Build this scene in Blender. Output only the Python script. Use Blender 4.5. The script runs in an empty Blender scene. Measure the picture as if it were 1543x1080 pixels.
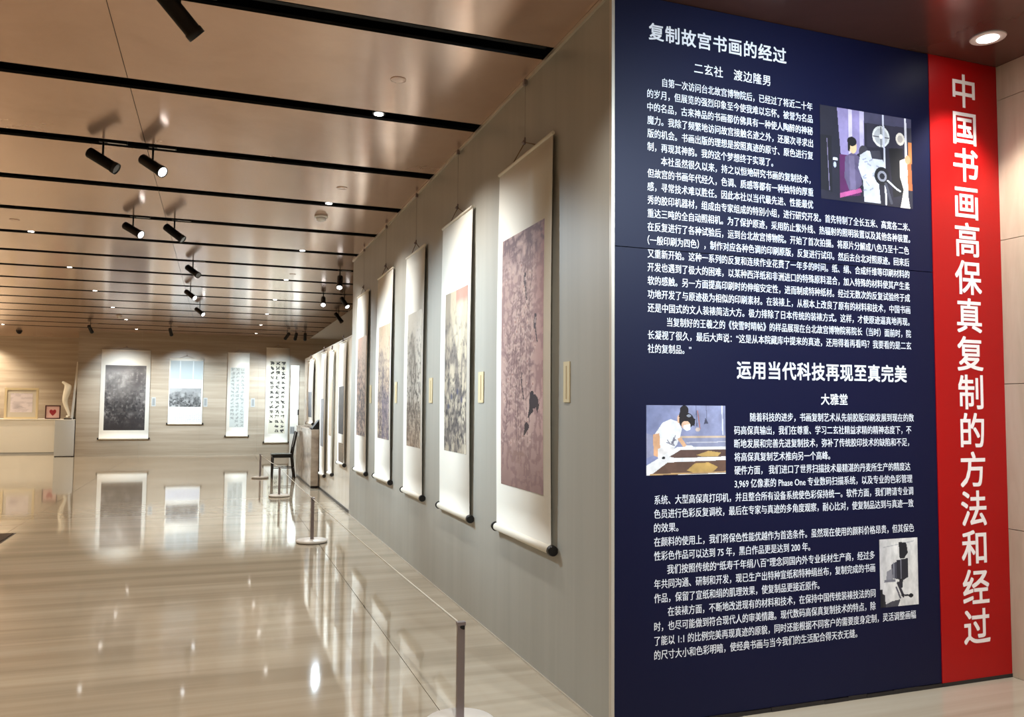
import bpy, bmesh, math, random
import numpy as np
from mathutils import Vector, Matrix
random.seed(7)
S = bpy.context.scene
COL = S.collection

# ------------------------------------------------------------------ camera
H = 3.514           # ceiling height
W = 2.513           # width of the text wall
YB = 21.97          # travertine back wall
cam_d = bpy.data.cameras.new('camera')
cam = bpy.data.objects.new('camera', cam_d); COL.objects.link(cam)
cam_d.sensor_width = 36.0; cam_d.lens = 1221.9/1543*36.0
cam_d.clip_start = 0.05; cam_d.clip_end = 100
r_ = Vector((0.93983774, -0.34152697, 0.00802158)); u_ = Vector((-0.02752176, -0.05228993, 0.99825263)); f_ = Vector((0.34051075, 0.93841627, 0.05854347))
M = Matrix((r_, u_, -f_)).transposed().to_4x4(); M.translation = Vector((-1.7436, -3.4333, 1.5))
cam.matrix_world = M
S.camera = cam

# ------------------------------------------------------------------ world, exposure
wd = bpy.data.worlds.new('world'); S.world = wd; wd.use_nodes = True
wd.node_tree.nodes['Background'].inputs[0].default_value = (0.9, 0.85, 0.8, 1)
wd.node_tree.nodes['Background'].inputs[1].default_value = 0.05
S.view_settings.view_transform = 'Standard'
S.view_settings.look = 'None'
S.view_settings.exposure = 0.0
S.view_settings.gamma = 1.0
S.view_settings.use_curve_mapping = False

COOL = (0.74, 0.89, 1.0)
WARM = (1.0, 0.86, 0.68)
NEUT = (1.0, 0.96, 0.90)
P_TRACK, P_BACK, P_DOWN, P_BOARD = 450, 510, 112, 290

def spot_light(name, loc, target, power, cone, blend, color, radius=0.03):
    l = bpy.data.lights.new(name, 'SPOT'); l.energy = power; l.color = color
    l.spot_size = math.radians(cone); l.spot_blend = blend; l.shadow_soft_size = radius
    o = bpy.data.objects.new(name, l); COL.objects.link(o)
    o.location = loc
    o.rotation_euler = (Vector(target)-Vector(loc)).to_track_quat('-Z', 'Y').to_euler()
    return o

# ------------------------------------------------------------------ materials
def srgb(c):
    return tuple(((x/255)/12.92 if x/255 <= 0.04045 else ((x/255+0.055)/1.055)**2.4) for x in c)
class NT:
    def __init__(s, m): s.nt = m.node_tree
    def n(s, t, **k):
        nd = s.nt.nodes.new(t)
        for a, v in k.items(): setattr(nd, a, v)
        return nd
    def l(s, a, b): s.nt.links.new(a, b)
def mat(name, col, rough=0.6, metal=0.0, ior=1.5, emit=None, es=1.0, coat=0.0):
    m = bpy.data.materials.new(name); m.use_nodes = True
    b = m.node_tree.nodes['Principled BSDF']
    b.inputs['Base Color'].default_value = (*srgb(col), 1)
    b.inputs['Roughness'].default_value = rough
    b.inputs['Metallic'].default_value = metal
    b.inputs['IOR'].default_value = ior
    if coat: b.inputs['Coat Weight'].default_value = coat; b.inputs['Coat Roughness'].default_value = 0.05
    if emit:
        b.inputs['Emission Color'].default_value = (*emit, 1); b.inputs['Emission Strength'].default_value = es
    return m
def veined(name, c1, c2, c3, scale, rough, ior=1.5, nscale=1.0, pos=(0.35, 0.5, 0.68), bump=0.0, metal=0.0, detail=5, distort=0.4):
    """stone, metal or cloth whose tone runs in streaks; world-position driven so that it crosses slab joints."""
    m = mat(name, c2, rough, metal, ior); t = NT(m); b = m.node_tree.nodes['Principled BSDF']
    g = t.n('ShaderNodeNewGeometry'); mp = t.n('ShaderNodeMapping'); mp.inputs['Scale'].default_value = scale
    t.l(g.outputs['Position'], mp.inputs['Vector'])
    nz = t.n('ShaderNodeTexNoise'); nz.inputs['Scale'].default_value = nscale; nz.inputs['Detail'].default_value = detail
    nz.inputs['Roughness'].default_value = 0.62; nz.inputs['Distortion'].default_value = distort
    t.l(mp.outputs[0], nz.inputs['Vector'])
    cr = t.n('ShaderNodeValToRGB'); e = cr.color_ramp.elements
    e[0].position = pos[0]; e[0].color = (*srgb(c1), 1); e[1].position = pos[2]; e[1].color = (*srgb(c3), 1)
    k = e.new(pos[1]); k.color = (*srgb(c2), 1)
    t.l(nz.outputs['Fac'], cr.inputs[0]); t.l(cr.outputs[0], b.inputs['Base Color'])
    if bump:
        bp = t.n('ShaderNodeBump'); bp.inputs['Strength'].default_value = bump; bp.inputs['Distance'].default_value = 0.002
        t.l(nz.outputs['Fac'], bp.inputs['Height']); t.l(bp.outputs[0], b.inputs['Normal'])
    return m
M_floor = veined('polished_floor_marble', (164, 153, 134), (178, 167, 148), (190, 180, 161), (0.14, 3.2, 1), 0.05, ior=1.65, nscale=1.3)
M_trav = veined('travertine', (158, 144, 125), (170, 156, 137), (182, 169, 151), (0.22, 1.2, 5.0), 0.35, nscale=1.5)
M_trav2 = veined('travertine_side', (196, 180, 156), (206, 191, 168), (214, 201, 180), (1.0, 3.0, 0.35), 0.45, nscale=3.0, bump=0.15)
M_ceil = veined('lacquered_ceiling_metal', (202, 170, 150), (207, 175, 155), (212, 180, 160), (2, 2, 1), 0.16, metal=0.6, nscale=0.8)
M_ceil_f = veined('foyer_ceiling_shaded', (104, 74, 66), (112, 80, 72), (120, 86, 78), (1, 1, 1), 0.22, metal=0.4, nscale=0.8)  # darker than the gallery lacquer: shade over the foyer put into the colour
M_white_ceil = mat('painted_plaster_ceiling', (190, 180, 170), 0.5)
M_void = mat('slot_black', (6, 6, 6), 0.8)
M_wall = veined('grey_wall_panel', (162, 160, 151), (166, 164, 155), (170, 168, 159), (6, 6, 0.25), 0.42, nscale=1.0)
M_part = veined('ivory_gloss_panel', (220, 208, 188), (226, 215, 197), (232, 222, 206), (5, 5, 0.3), 0.14, nscale=1.0)
M_plinth = veined('grey_marble', (160, 148, 136), (186, 174, 160), (204, 194, 182), (1, 1, 1.6), 0.2, nscale=3)
M_plain = mat('unseen_wall_paint', (186, 170, 146), 0.6)
M_navy = mat('navy_board_film', (5, 10, 46), 0.5, ior=1.33)
M_red = mat('red_banner_film', (168, 3, 5), 0.45, ior=1.38)
M_text = mat('white_lettering', (238, 240, 246), 0.6)
M_textp = mat('white_banner_lettering', (250, 236, 230), 0.6)
M_trim = mat('pale_metal_trim', (200, 192, 178), 0.35, 0.3)
M_dark = mat('dark_skirting', (26, 22, 24), 0.4)
M_black = mat('black_fixture_metal', (16, 15, 15), 0.45, 0.2)
M_blackw = mat('black_lacquered_wood', (22, 16, 15), 0.3)
M_steel = mat('grey_brushed_steel', (150, 140, 142), 0.32, 0.8)
M_whitem = mat('white_painted_metal', (226, 222, 216), 0.35)
M_whitep = mat('white_plinth_paint', (232, 228, 216), 0.4)
M_greyp = mat('grey_plinth_paint', (190, 192, 190), 0.4)
M_cord = mat('pale_elastic_cord', (206, 200, 186), 0.5)
M_paper = mat('cream_silk_mount', (238, 234, 222), 0.75)
M_ivory = mat('ivory_roller', (236, 230, 214), 0.5)
M_knob = mat('dark_wood_knob', (20, 16, 16), 0.3)
M_string = mat('brown_hanging_string', (120, 96, 70), 0.7)
M_plaque = mat('beige_caption_card', (206, 190, 150), 0.6)
M_plaqueg = mat('grey_caption_card', (176, 178, 176), 0.6)
M_lamp = mat('lamp_face', (255, 255, 255), 0.5, emit=(1.0, 0.97, 0.92), es=14)
M_lens = mat('lit_lens', (255, 255, 255), 0.5, emit=(0.95, 0.98, 1.0), es=5)
M_lamp_off = mat('unlit_lens', (70, 66, 62), 0.2)
M_label = mat('grey_adapter_label', (190, 184, 176), 0.5)
M_frame_cream = mat('cream_gilt_frame', (226, 208, 166), 0.4)
M_mat_board = mat('pale_mat_board', (214, 206, 190), 0.7)
M_dkframe = mat('dark_brown_frame', (70, 26, 22), 0.4)
M_pinkp = mat('pink_print', (226, 186, 180), 0.7)
M_redp = mat('red_print', (160, 40, 50), 0.7)
M_porc = mat('white_porcelain', (236, 228, 206), 0.25)
M_print = mat('print_ink', (255, 255, 255), 0.75)
_n = M_print.node_tree.nodes.new('ShaderNodeVertexColor'); _n.layer_name = 'Col'
M_print.node_tree.links.new(_n.outputs['Color'], M_print.node_tree.nodes['Principled BSDF'].inputs['Base Color'])

# ------------------------------------------------------------------ helpers
def prop(o, label=None, cat=None, group=None, kind=None):
    if label: o['label'] = label
    if cat: o['category'] = cat
    if group: o['group'] = group
    if kind: o['kind'] = kind
    return o
def empty(name, loc=(0, 0, 0), rz=0.0, **k):
    o = bpy.data.objects.new(name, None); COL.objects.link(o); o.location = loc; o.rotation_euler = (0, 0, rz)
    o.empty_display_size = 0.1
    return prop(o, **k)
def link(name, me, m=None, parent=None, loc=None, **k):
    o = bpy.data.objects.new(name, me); COL.objects.link(o)
    if m and not me.materials: me.materials.append(m)
    if parent: o.parent = parent
    if loc is not None: o.location = loc
    return prop(o, **k)
def bm_box(bm, x0, x1, y0, y1, z0, z1):
    vs = [bm.verts.new(c) for c in ((x0,y0,z0),(x1,y0,z0),(x1,y1,z0),(x0,y1,z0),(x0,y0,z1),(x1,y0,z1),(x1,y1,z1),(x0,y1,z1))]
    for f in ((0,3,2,1),(4,5,6,7),(0,1,5,4),(1,2,6,5),(2,3,7,6),(3,0,4,7)): bm.faces.new([vs[i] for i in f])
    return vs
def bm_tube(bm, a, b, r0, r1=None, n=12, caps=True):
    r1 = r0 if r1 is None else r1
    a = Vector(a); b = Vector(b); q = (b-a).to_track_quat('Z', 'Y')
    A = []; B = []
    for i in range(n):
        t = 2*math.pi*i/n; d = q @ Vector((math.cos(t), math.sin(t), 0))
        A.append(bm.verts.new(a+d*r0)); B.append(bm.verts.new(b+d*r1))
    for i in range(n):
        j = (i+1) % n; f = bm.faces.new((A[i], A[j], B[j], B[i])); f.smooth = True
    if caps: bm.faces.new(A[::-1]); bm.faces.new(B)
def bm_lathe(bm, prof, n=24, c=(0, 0, 0)):
    rings = []
    for r, z in prof:
        rings.append([bm.verts.new((c[0]+r*math.cos(2*math.pi*i/n), c[1]+r*math.sin(2*math.pi*i/n), c[2]+z)) for i in range(n)])
    for A, B in zip(rings, rings[1:]):
        for i in range(n):
            j = (i+1) % n; bm.faces.new((A[i], A[j], B[j], B[i])).smooth = True
    bm.faces.new(rings[0][::-1]); bm.faces.new(rings[-1])
def mesh(name, fn, bevel=0.0, seg=2):
    bm = bmesh.new(); fn(bm)
    if bevel: bmesh.ops.bevel(bm, geom=bm.edges[:], offset=bevel, segments=seg, affect='EDGES', profile=0.7)
    me = bpy.data.meshes.new(name); bm.to_mesh(me); bm.free(); return me
def box(name, d, m, parent=None, bevel=0.0, **k):
    return link(name, mesh(name, lambda b: bm_box(b, *d), bevel), m, parent, **k)
def tube(name, a, b, r, m, parent=None, r1=None, n=12, **k):
    return link(name, mesh(name, lambda bm: bm_tube(bm, a, b, r, r1, n)), m, parent, **k)
def struct(name, d, m, parent=None, **k):
    return box(name, d, m, parent, kind='structure', **k)

# ------------------------------------------------------------------ floor: marble slabs with fine joints
fl = empty('floor', kind='structure', label='polished beige veined marble floor')
bed = box('bedding', (-9.6, 3.6, -7.6, 25.0, -0.06, -0.012), mat('joint_mortar', (120, 104, 84), 0.7), fl)
xs = [-9.5, -7.27, -3.97, -0.67, 3.55]
ys = [-7.5, -5.0, -2.5, 0.0, 2.5, 5.0, 7.5, 10.0, 12.5, 15.0, 17.5, 20.0, 22.5, 24.9]
for i in range(len(xs)-1):
    for j in range(len(ys)-1):
        box('floor_slab', (xs[i]+0.002, xs[i+1]-0.002, ys[j]+0.0005, ys[j+1]-0.0005, -0.02, 0.0), M_floor, fl)

# ------------------------------------------------------------------ ceiling: lacquered panels with black slots between
ce = empty('ceiling', kind='structure', label='glossy brown panelled ceiling with black light slots')
S0, K, SW = 0.676, 1.341, 0.172
XE = 0.88
def cpanel(x0, x1, y0, y1, m=M_ceil):
    o = box('ceiling_panel', (x0+0.002, x1-0.002, y0, y1, H, H+0.02), m, ce)
    o.data.materials.append(M_void)                       # panel sides blackened to put the slot's darkness into the colour
    for p in o.data.polygons:
        if abs(p.normal.z) < .5: p.material_index = 1
edges = []
y = -7.5
for k in range(-6, 16):
    a = S0+K*k
    if a < -7.4: continue
    edges.append((y, a)); y = a+SW
edges.append((y, 24.9))
for y0, y1 in edges:
    for x0, x1 in ((-9.5, -6.32), (-6.32, -2.32)):
        cpanel(x0, x1, y0, y1)
    if y1 <= 0.0: cpanel(-2.32, 0.0, y0, y1)
    elif y0 < 0.0: cpanel(-2.32, 0.0, y0, y1)
    elif y1 < 7.9: cpanel(-2.32, 0.0, y0, y1)
    elif y0 < 7.9: cpanel(-2.32, 0.0, y0, 7.9); cpanel(-2.32, XE, 7.9, y1)
    else: cpanel(-2.32, XE, y0, y1)
box('ceiling_panel', (XE+0.002, 3.55, 7.9, 24.9, H, H+0.02), M_white_ceil, ce)
box('ceiling_panel', (0.002, W, -7.5, 0.0, H, H+0.02), M_ceil_f, ce)
struct('trim_1', (-9.6, 3.6, -7.6, 25.0, H+0.16, H+0.20), M_void, label='black void above the ceiling slots')

# ------------------------------------------------------------------ walls
struct('wall_gallery', (0.0, 0.15, 0.012, 7.9, 0.0, H-0.001), M_wall, label='matt grey display wall hung with five long scrolls')
struct('wall_text', (0.15, W, 0.02, 0.15, 0.0, H-0.001), M_wall)
box('corner_trim', (-0.004, 0.012, -0.012, 0.012, 0.0, H-0.002), M_trim, kind='structure').name = 'trim_2'
struct('trim_3', (-0.016, 0.0, 0.02, 7.9, H-0.022, H-0.002), M_trim, label='thin pale picture rail along the top of the grey wall')
struct('baseboard_gallery', (-0.006, 0.0, 0.02, 7.9, 0.0, 0.010), M_trim)
struct('wall_corridor', (0.15, 3.5, 7.78, 7.9, 0.0, H-0.001), M_plain)
struct('wall_left', (-9.6, -9.5, -7.5, 24.9, 0.0, H+0.16), M_plain)
struct('wall_front', (-9.5, W, -7.6, -7.5, 0.0, H+0.16), M_plain)
struct('wall_far_right', (3.5, 3.6, 7.9, YB, 0.0, H+0.16), M_plain)
# travertine back wall in slabs
wb = empty('wall_back', kind='structure', label='brown travertine back wall')
box('wall_core', (-5.40, 3.5, YB+0.03, 24.9, 0.0, H+0.16), mat('stone_joint', (110, 92, 72), 0.7), wb)
zs = [0.0, 0.825, 1.65, 2.483, 3.31, H]
bx = [-5.42, -3.8, -2.2, -0.6, 1.0, 2.6, 3.5]
for i in range(len(bx)-1):
    for j in range(5):
        box('stone_slab', (bx[i]+0.0008, bx[i+1]-0.0008, YB, YB+0.03, zs[j]+0.0008, zs[j+1]-0.0008), M_trav, wb)
yy = [YB+0.03, 23.4, 24.85]
for i in range(2):
    for j in range(5):
        box('stone_slab', (-5.42, -5.39, yy[i]+0.0008, yy[i+1]-0.0008, zs[j]+0.0008, zs[j+1]-0.0008), M_trav, wb)
wr = empty('wall_recess', kind='structure', label='brown travertine wall of the recess behind the white counter')
box('wall_core', (-9.5, -5.42, 24.88, 24.98, 0.0, H+0.16), bpy.data.materials['stone_joint'], wr)
rx = [-9.5, -8.6, -7.0, -5.42]
for i in range(3):
    for j in range(5):
        box('stone_slab', (rx[i]+0.0008, rx[i+1]-0.0008, 24.85, 24.88, zs[j]+0.0008, zs[j+1]-0.0008), M_trav, wr)
# right-hand stone wall beside the red banner
ws = empty('wall_right', kind='structure', label='pale stone slab wall to the right of the red banner')
box('wall_core', (W+0.03, W+0.13, -7.5, 0.15, 0.0, H+0.16), bpy.data.materials['stone_joint'], ws)
sy = [0.0, -1.6, -3.2, -4.8, -6.4, -7.5]
for i in range(5):
    for j in range(5):
        box('stone_slab', (W, W+0.03, sy[i+1]+0.002, sy[i]-0.002, zs[j]+0.002, zs[j+1]-0.002), M_trav2, ws)

# ivory partition beyond the grey wall
pt = empty('display_partition', (0.02, 11.2, 0), label='ivory glossy free-standing partition beyond the end of the grey wall, carrying narrow scrolls', cat='partition')
M1 = mesh('partition_panel', lambda b: bm_box(b, 0.0, 0.12, -0.549, 0.549, 0.0, 2.47))
for k in range(6):
    link('partition_panel', M1, M_part, pt, (0, -2.74+1.1*k, 0))
box('base_strip', (-0.012, 0.0, -3.29, 3.3, 0.0, 0.035), M_dark, pt)
box('top_cap', (-0.004, 0.124, -3.29, 3.3, 2.47, 2.48), M_trim, pt)

# ------------------------------------------------------------------ painting by numpy on grid meshes
class Canvas:
    def __init__(s, w, h, base):
        s.w, s.h = w, h
        s.a = np.ones((h, w, 3))*np.array(base, float)
        X, Y = np.meshgrid((np.arange(w)+.5)/w, (np.arange(h)+.5)/h); s.X, s.Y = X, Y   # y down
    def mix(s, mask, c):
        mask = mask[..., None]; s.a = s.a*(1-mask)+np.array(c, float)*mask
    def poly(s, pts, c, al=1.0):
        ins = np.zeros((s.h, s.w), bool); n = len(pts)
        for i in range(n):
            x0, y0 = pts[i]; x1, y1 = pts[(i+1) % n]
            cond = ((y0 > s.Y) != (y1 > s.Y))
            if y1 != y0:
                ins ^= cond & (s.X < (x1-x0)*(s.Y-y0)/(y1-y0)+x0)
        s.mix(ins*al, c)
    def ell(s, cx, cy, rx, ry, c, al=1.0, rot=0.0, soft=0.0):
        dx = (s.X-cx); dy = (s.Y-cy)*s.h/s.w; ry = ry*s.h/s.w
        u = dx*math.cos(rot)+dy*math.sin(rot); v = -dx*math.sin(rot)+dy*math.cos(rot)
        d = np.sqrt((u/rx)**2+(v/ry)**2)
        m = (d < 1).astype(float) if not soft else np.clip((1+soft-d)/(2*soft), 0, 1)
        s.mix(m*al, c)
    def line(s, pts, wd, c, al=1.0):
        asp = s.h/s.w; m = np.zeros((s.h, s.w))
        for (x0, y0), (x1, y1) in zip(pts, pts[1:]):
            bx_ = min(x0, x1)-wd; ex = max(x0, x1)+wd; by = min(y0, y1)-wd/asp; ey = max(y0, y1)+wd/asp
            i0, i1 = max(0, int(by*s.h)-1), min(s.h, int(ey*s.h)+2); j0, j1 = max(0, int(bx_*s.w)-1), min(s.w, int(ex*s.w)+2)
            if i0 >= i1 or j0 >= j1: continue
            X = s.X[i0:i1, j0:j1]; Y = s.Y[i0:i1, j0:j1]*asp
            dx, dy = x1-x0, (y1-y0)*asp; L = dx*dx+dy*dy+1e-12
            t = np.clip(((X-x0)*dx+(Y-y0*asp)*dy)/L, 0, 1)
            d = np.sqrt((X-x0-t*dx)**2+(Y-y0*asp-t*dy)**2)
            m[i0:i1, j0:j1] = np.maximum(m[i0:i1, j0:j1], (d < wd).astype(float))
        s.mix(m*al, c)
    def noise(s, fx, fy, seed, octs=4, ridge=False):
        rng = np.random.RandomState(seed); out = np.zeros((s.h, s.w)); amp = 1; tot = 0
        for o in range(octs):
            nx, ny = max(2, int(fx*2**o)), max(2, int(fy*2**o))
            g = rng.rand(ny+2, nx+2)
            x = s.X*nx; yv = s.Y*ny; xi = x.astype(int); yi = yv.astype(int)
            tx = x-xi; ty = yv-yi; tx = tx*tx*(3-2*tx); ty = ty*ty*(3-2*ty)
            v = (g[yi, xi]*(1-tx)+g[yi, xi+1]*tx)*(1-ty)+(g[yi+1, xi]*(1-tx)+g[yi+1, xi+1]*tx)*ty
            if ridge: v = 1-np.abs(2*v-1)
            out += v*amp; tot += amp; amp *= 0.55
        return out/tot
def grid_mesh(name, cv, w, h, to3d):
    """flat printed sheet: one quad per print dot, coloured per face corner"""
    nx, ny = cv.w, cv.h
    u = np.linspace(0, w, nx+1); v = np.linspace(h, 0, ny+1)
    U, V = np.meshgrid(u, v)
    co = to3d(U.ravel(), V.ravel()).astype(np.float32)
    i = np.arange(ny)[:, None]*(nx+1)+np.arange(nx)[None, :]
    q = np.stack([i+nx+1, i+nx+2, i+1, i], -1).reshape(-1, 4)
    me = bpy.data.meshes.new(name)
    me.vertices.add(len(co)); me.vertices.foreach_set('co', co.ravel())
    nf = len(q); me.loops.add(nf*4); me.loops.foreach_set('vertex_index', q.ravel().astype(np.int32))
    me.polygons.add(nf); me.polygons.foreach_set('loop_start', (np.arange(nf)*4).astype(np.int32))
    me.update(calc_edges=True)
    at = me.color_attributes.new('Col', 'FLOAT_COLOR', 'CORNER')
    a = np.clip(cv.a, 0, 255)/255.0; lin = np.where(a <= 0.04045, a/12.92, ((a+0.055)/1.055)**2.4)
    c = np.concatenate([lin.reshape(-1, 3), np.ones((nf, 1))], 1).repeat(4, 0).astype(np.float32)
    at.data.foreach_set('color', c.ravel())
    me.materials.append(M_print)
    return me

def landscape(w, h, base, dark, seed, mist=0.5, warm=None, peaks=3, light=None):
    """ink-wash mountains: ridged noise darkened towards the foot, with a few dark tree clumps"""
    c = Canvas(w, h, base); rng = np.random.RandomState(seed)
    a = c.noise(3, 4*h/w/2, seed, 5); b = c.noise(7, 7*h/w*0.7, seed+1, 5, ridge=True); g = c.noise(16, 14*h/w, seed+2, 3)
    if light is not None: c.mix(np.clip((a-0.45)*3, 0, 1), light)
    for k in range(peaks):
        cx = rng.uniform(.15, .85); top = 0.16+0.22*k+rng.uniform(-.03, .03); wd = rng.uniform(.16, .34)
        prof = top+((c.X-cx)/wd)**2*0.12+(a-.5)*.22
        body = np.clip((c.Y-prof)*14, 0, 1)*np.exp(-np.clip(c.Y-prof, 0, 1)*4.5)
        c.mix(np.clip(body*(0.25+1.3*(b-.35)), 0, 1)*0.85, dark)
    c.mix(np.clip((b-.55)*4, 0, 1)*np.clip((c.Y-.15)*1.6, 0, .75), dark)
    c.mix(np.clip((a-.52)*5, 0, 1)*mist*np.clip(1-np.abs(c.Y-.5)*1.8, 0, 1), base)
    c.mix(np.clip((g-.58)*6, 0, 1)*np.clip(c.Y*1.1, 0, .8), np.array(dark)*.7)
    for _ in range(90):
        x, yv = rng.uniform(.02, .98), 0.45+rng.beta(2, 1.2)*.52; r = rng.uniform(.008, .028)
        c.ell(x, yv, r, r*w/h*.9, np.array(dark)*.6, .55, soft=.5)
        c.line([(x, yv), (x+rng.uniform(-.03, .03), yv+.02)], .005, np.array(dark)*.5, .7)
    if warm is not None: c.mix(np.clip((c.Y-.6)*1.6, 0, .75)*(0.6+.4*a), warm)
    c.a = c.a*0.86
    return c

def flowers_and_birds(w, h):
    c = Canvas(w, h, (188, 158, 150)); rng = np.random.RandomState(3)
    a = c.noise(3, 7, 5, 4); b = c.noise(9, 22, 6, 4, ridge=True)
    c.mix(np.clip((a-.4)*2.2, 0, .8), (206, 178, 170))
    c.mix(np.clip((b-.62)*4, 0, .55), (138, 108, 110))
    c.mix(np.clip((c.X-.72)*2.0, 0, .6)*np.clip(1.1-c.Y, 0, 1), (128, 74, 70))
    c.mix(np.clip((c.Y-.72)*2.2, 0, .75)*np.clip(.4+a, 0, 1), (108, 78, 72))
    c.mix(np.clip((.18-c.Y)*5, 0, .6)*np.clip((b-.3)*2, 0, 1), (84, 64, 72))
    for k in range(15):                       # tall bending stems
        x = rng.uniform(.05, .7); pts = []
        y0 = rng.uniform(.55, .95); le = rng.uniform(.25, .6); ph = rng.uniform(0, 6)
        for t in np.linspace(0, 1, 12): pts.append((x+.10*math.sin(ph+2.2*t)+.1*t, y0-le*t))
        c.line(pts, .006, (112, 88, 88), .8)
        for t in range(2, 12, 1):
            px_, py_ = pts[t]
            for s in (-1, 1):
                c.line([(px_, py_), (px_+s*.07, py_-.012+rng.uniform(-.012, .012))], .009, (132, 104, 104) if rng.rand() < .6 else (208, 182, 172), .5)
    for k in range(60):                       # blossoms
        x, yv = rng.uniform(.05, .9), rng.uniform(.12, .85); r = rng.uniform(.012, .03)
        c.ell(x, yv, r, r*w/h, (216, 190, 178), .6, soft=.3); c.ell(x, yv, r*.35, r*.35*w/h, (150, 96, 92), .8)
    for (x, yv, s, rot) in ((.58, .20, .05, 1.2), (.82, .37, .06, 1.8), (.52, .58, .035, 1.4)):     # perched birds
        c.ell(x, yv, s, s*.42*w/h*1.1, (88, 70, 74), 1, rot); c.ell(x+.01, yv-.022, s*.38, s*.38*w/h, (70, 54, 58), 1)
        c.line([(x, yv+.01), (x+.05, yv+.075)], .01, (74, 58, 60))
        c.ell(x+.005, yv-.006, s*.4, s*.22*w/h, (200, 176, 170), .8, rot)
    c.ell(.80, .665, .10, .026, (54, 40, 44)); c.ell(.76, .64, .045, .015, (48, 36, 40)); c.poly([(.72, .67), (.66, .73), (.80, .70)], (50, 38, 40))
    c.poly([(.84, .68), (.93, .67), (.88, .71)], (60, 44, 44)); c.ell(.64, .76, .05, .016, (62, 46, 50)); c.poly([(.60, .75), (.57, .80), (.66, .775)], (60, 46, 46))
    for k in range(12):
        x = rng.uniform(.1, .5); c.line([(x, .9), (x+.06, .86), (x+.14, .87)], .012, (150, 120, 112), .6)
    return c

def brush_columns(w, h, base, ink, cols, rows, seed, al=0.9, size=0.36, fade=False):
    """columns of unreadable brush marks"""
    c = Canvas(w, h, base); rng = np.random.RandomState(seed)
    c.mix(c.noise(3, 10, seed, 3)*.25, np.array(base)*.86)
    for i in range(cols):
        for j in range(rows):
            cx = (i+.5)/cols; cy = (j+.5)/rows; sx = size/cols; sy = size/rows
            if j > rows-3 and i == 0: continue
            for k in range(rng.randint(3, 6)):
                if rng.rand() < .45: p = [(cx-sx*rng.uniform(.5, 1), cy+sy*rng.uniform(-1, 1)), (cx+sx*rng.uniform(.5, 1), cy+sy*rng.uniform(-1, 1))]
                else: p = [(cx+sx*rng.uniform(-1, 1), cy-sy*rng.uniform(.4, 1)), (cx+sx*rng.uniform(-1, 1), cy+sy*rng.uniform(.4, 1))]
                c.line(p, sx*rng.uniform(.09, .26)*(1.2-.4*j/rows if fade else 1), ink, al)
    return c

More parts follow.
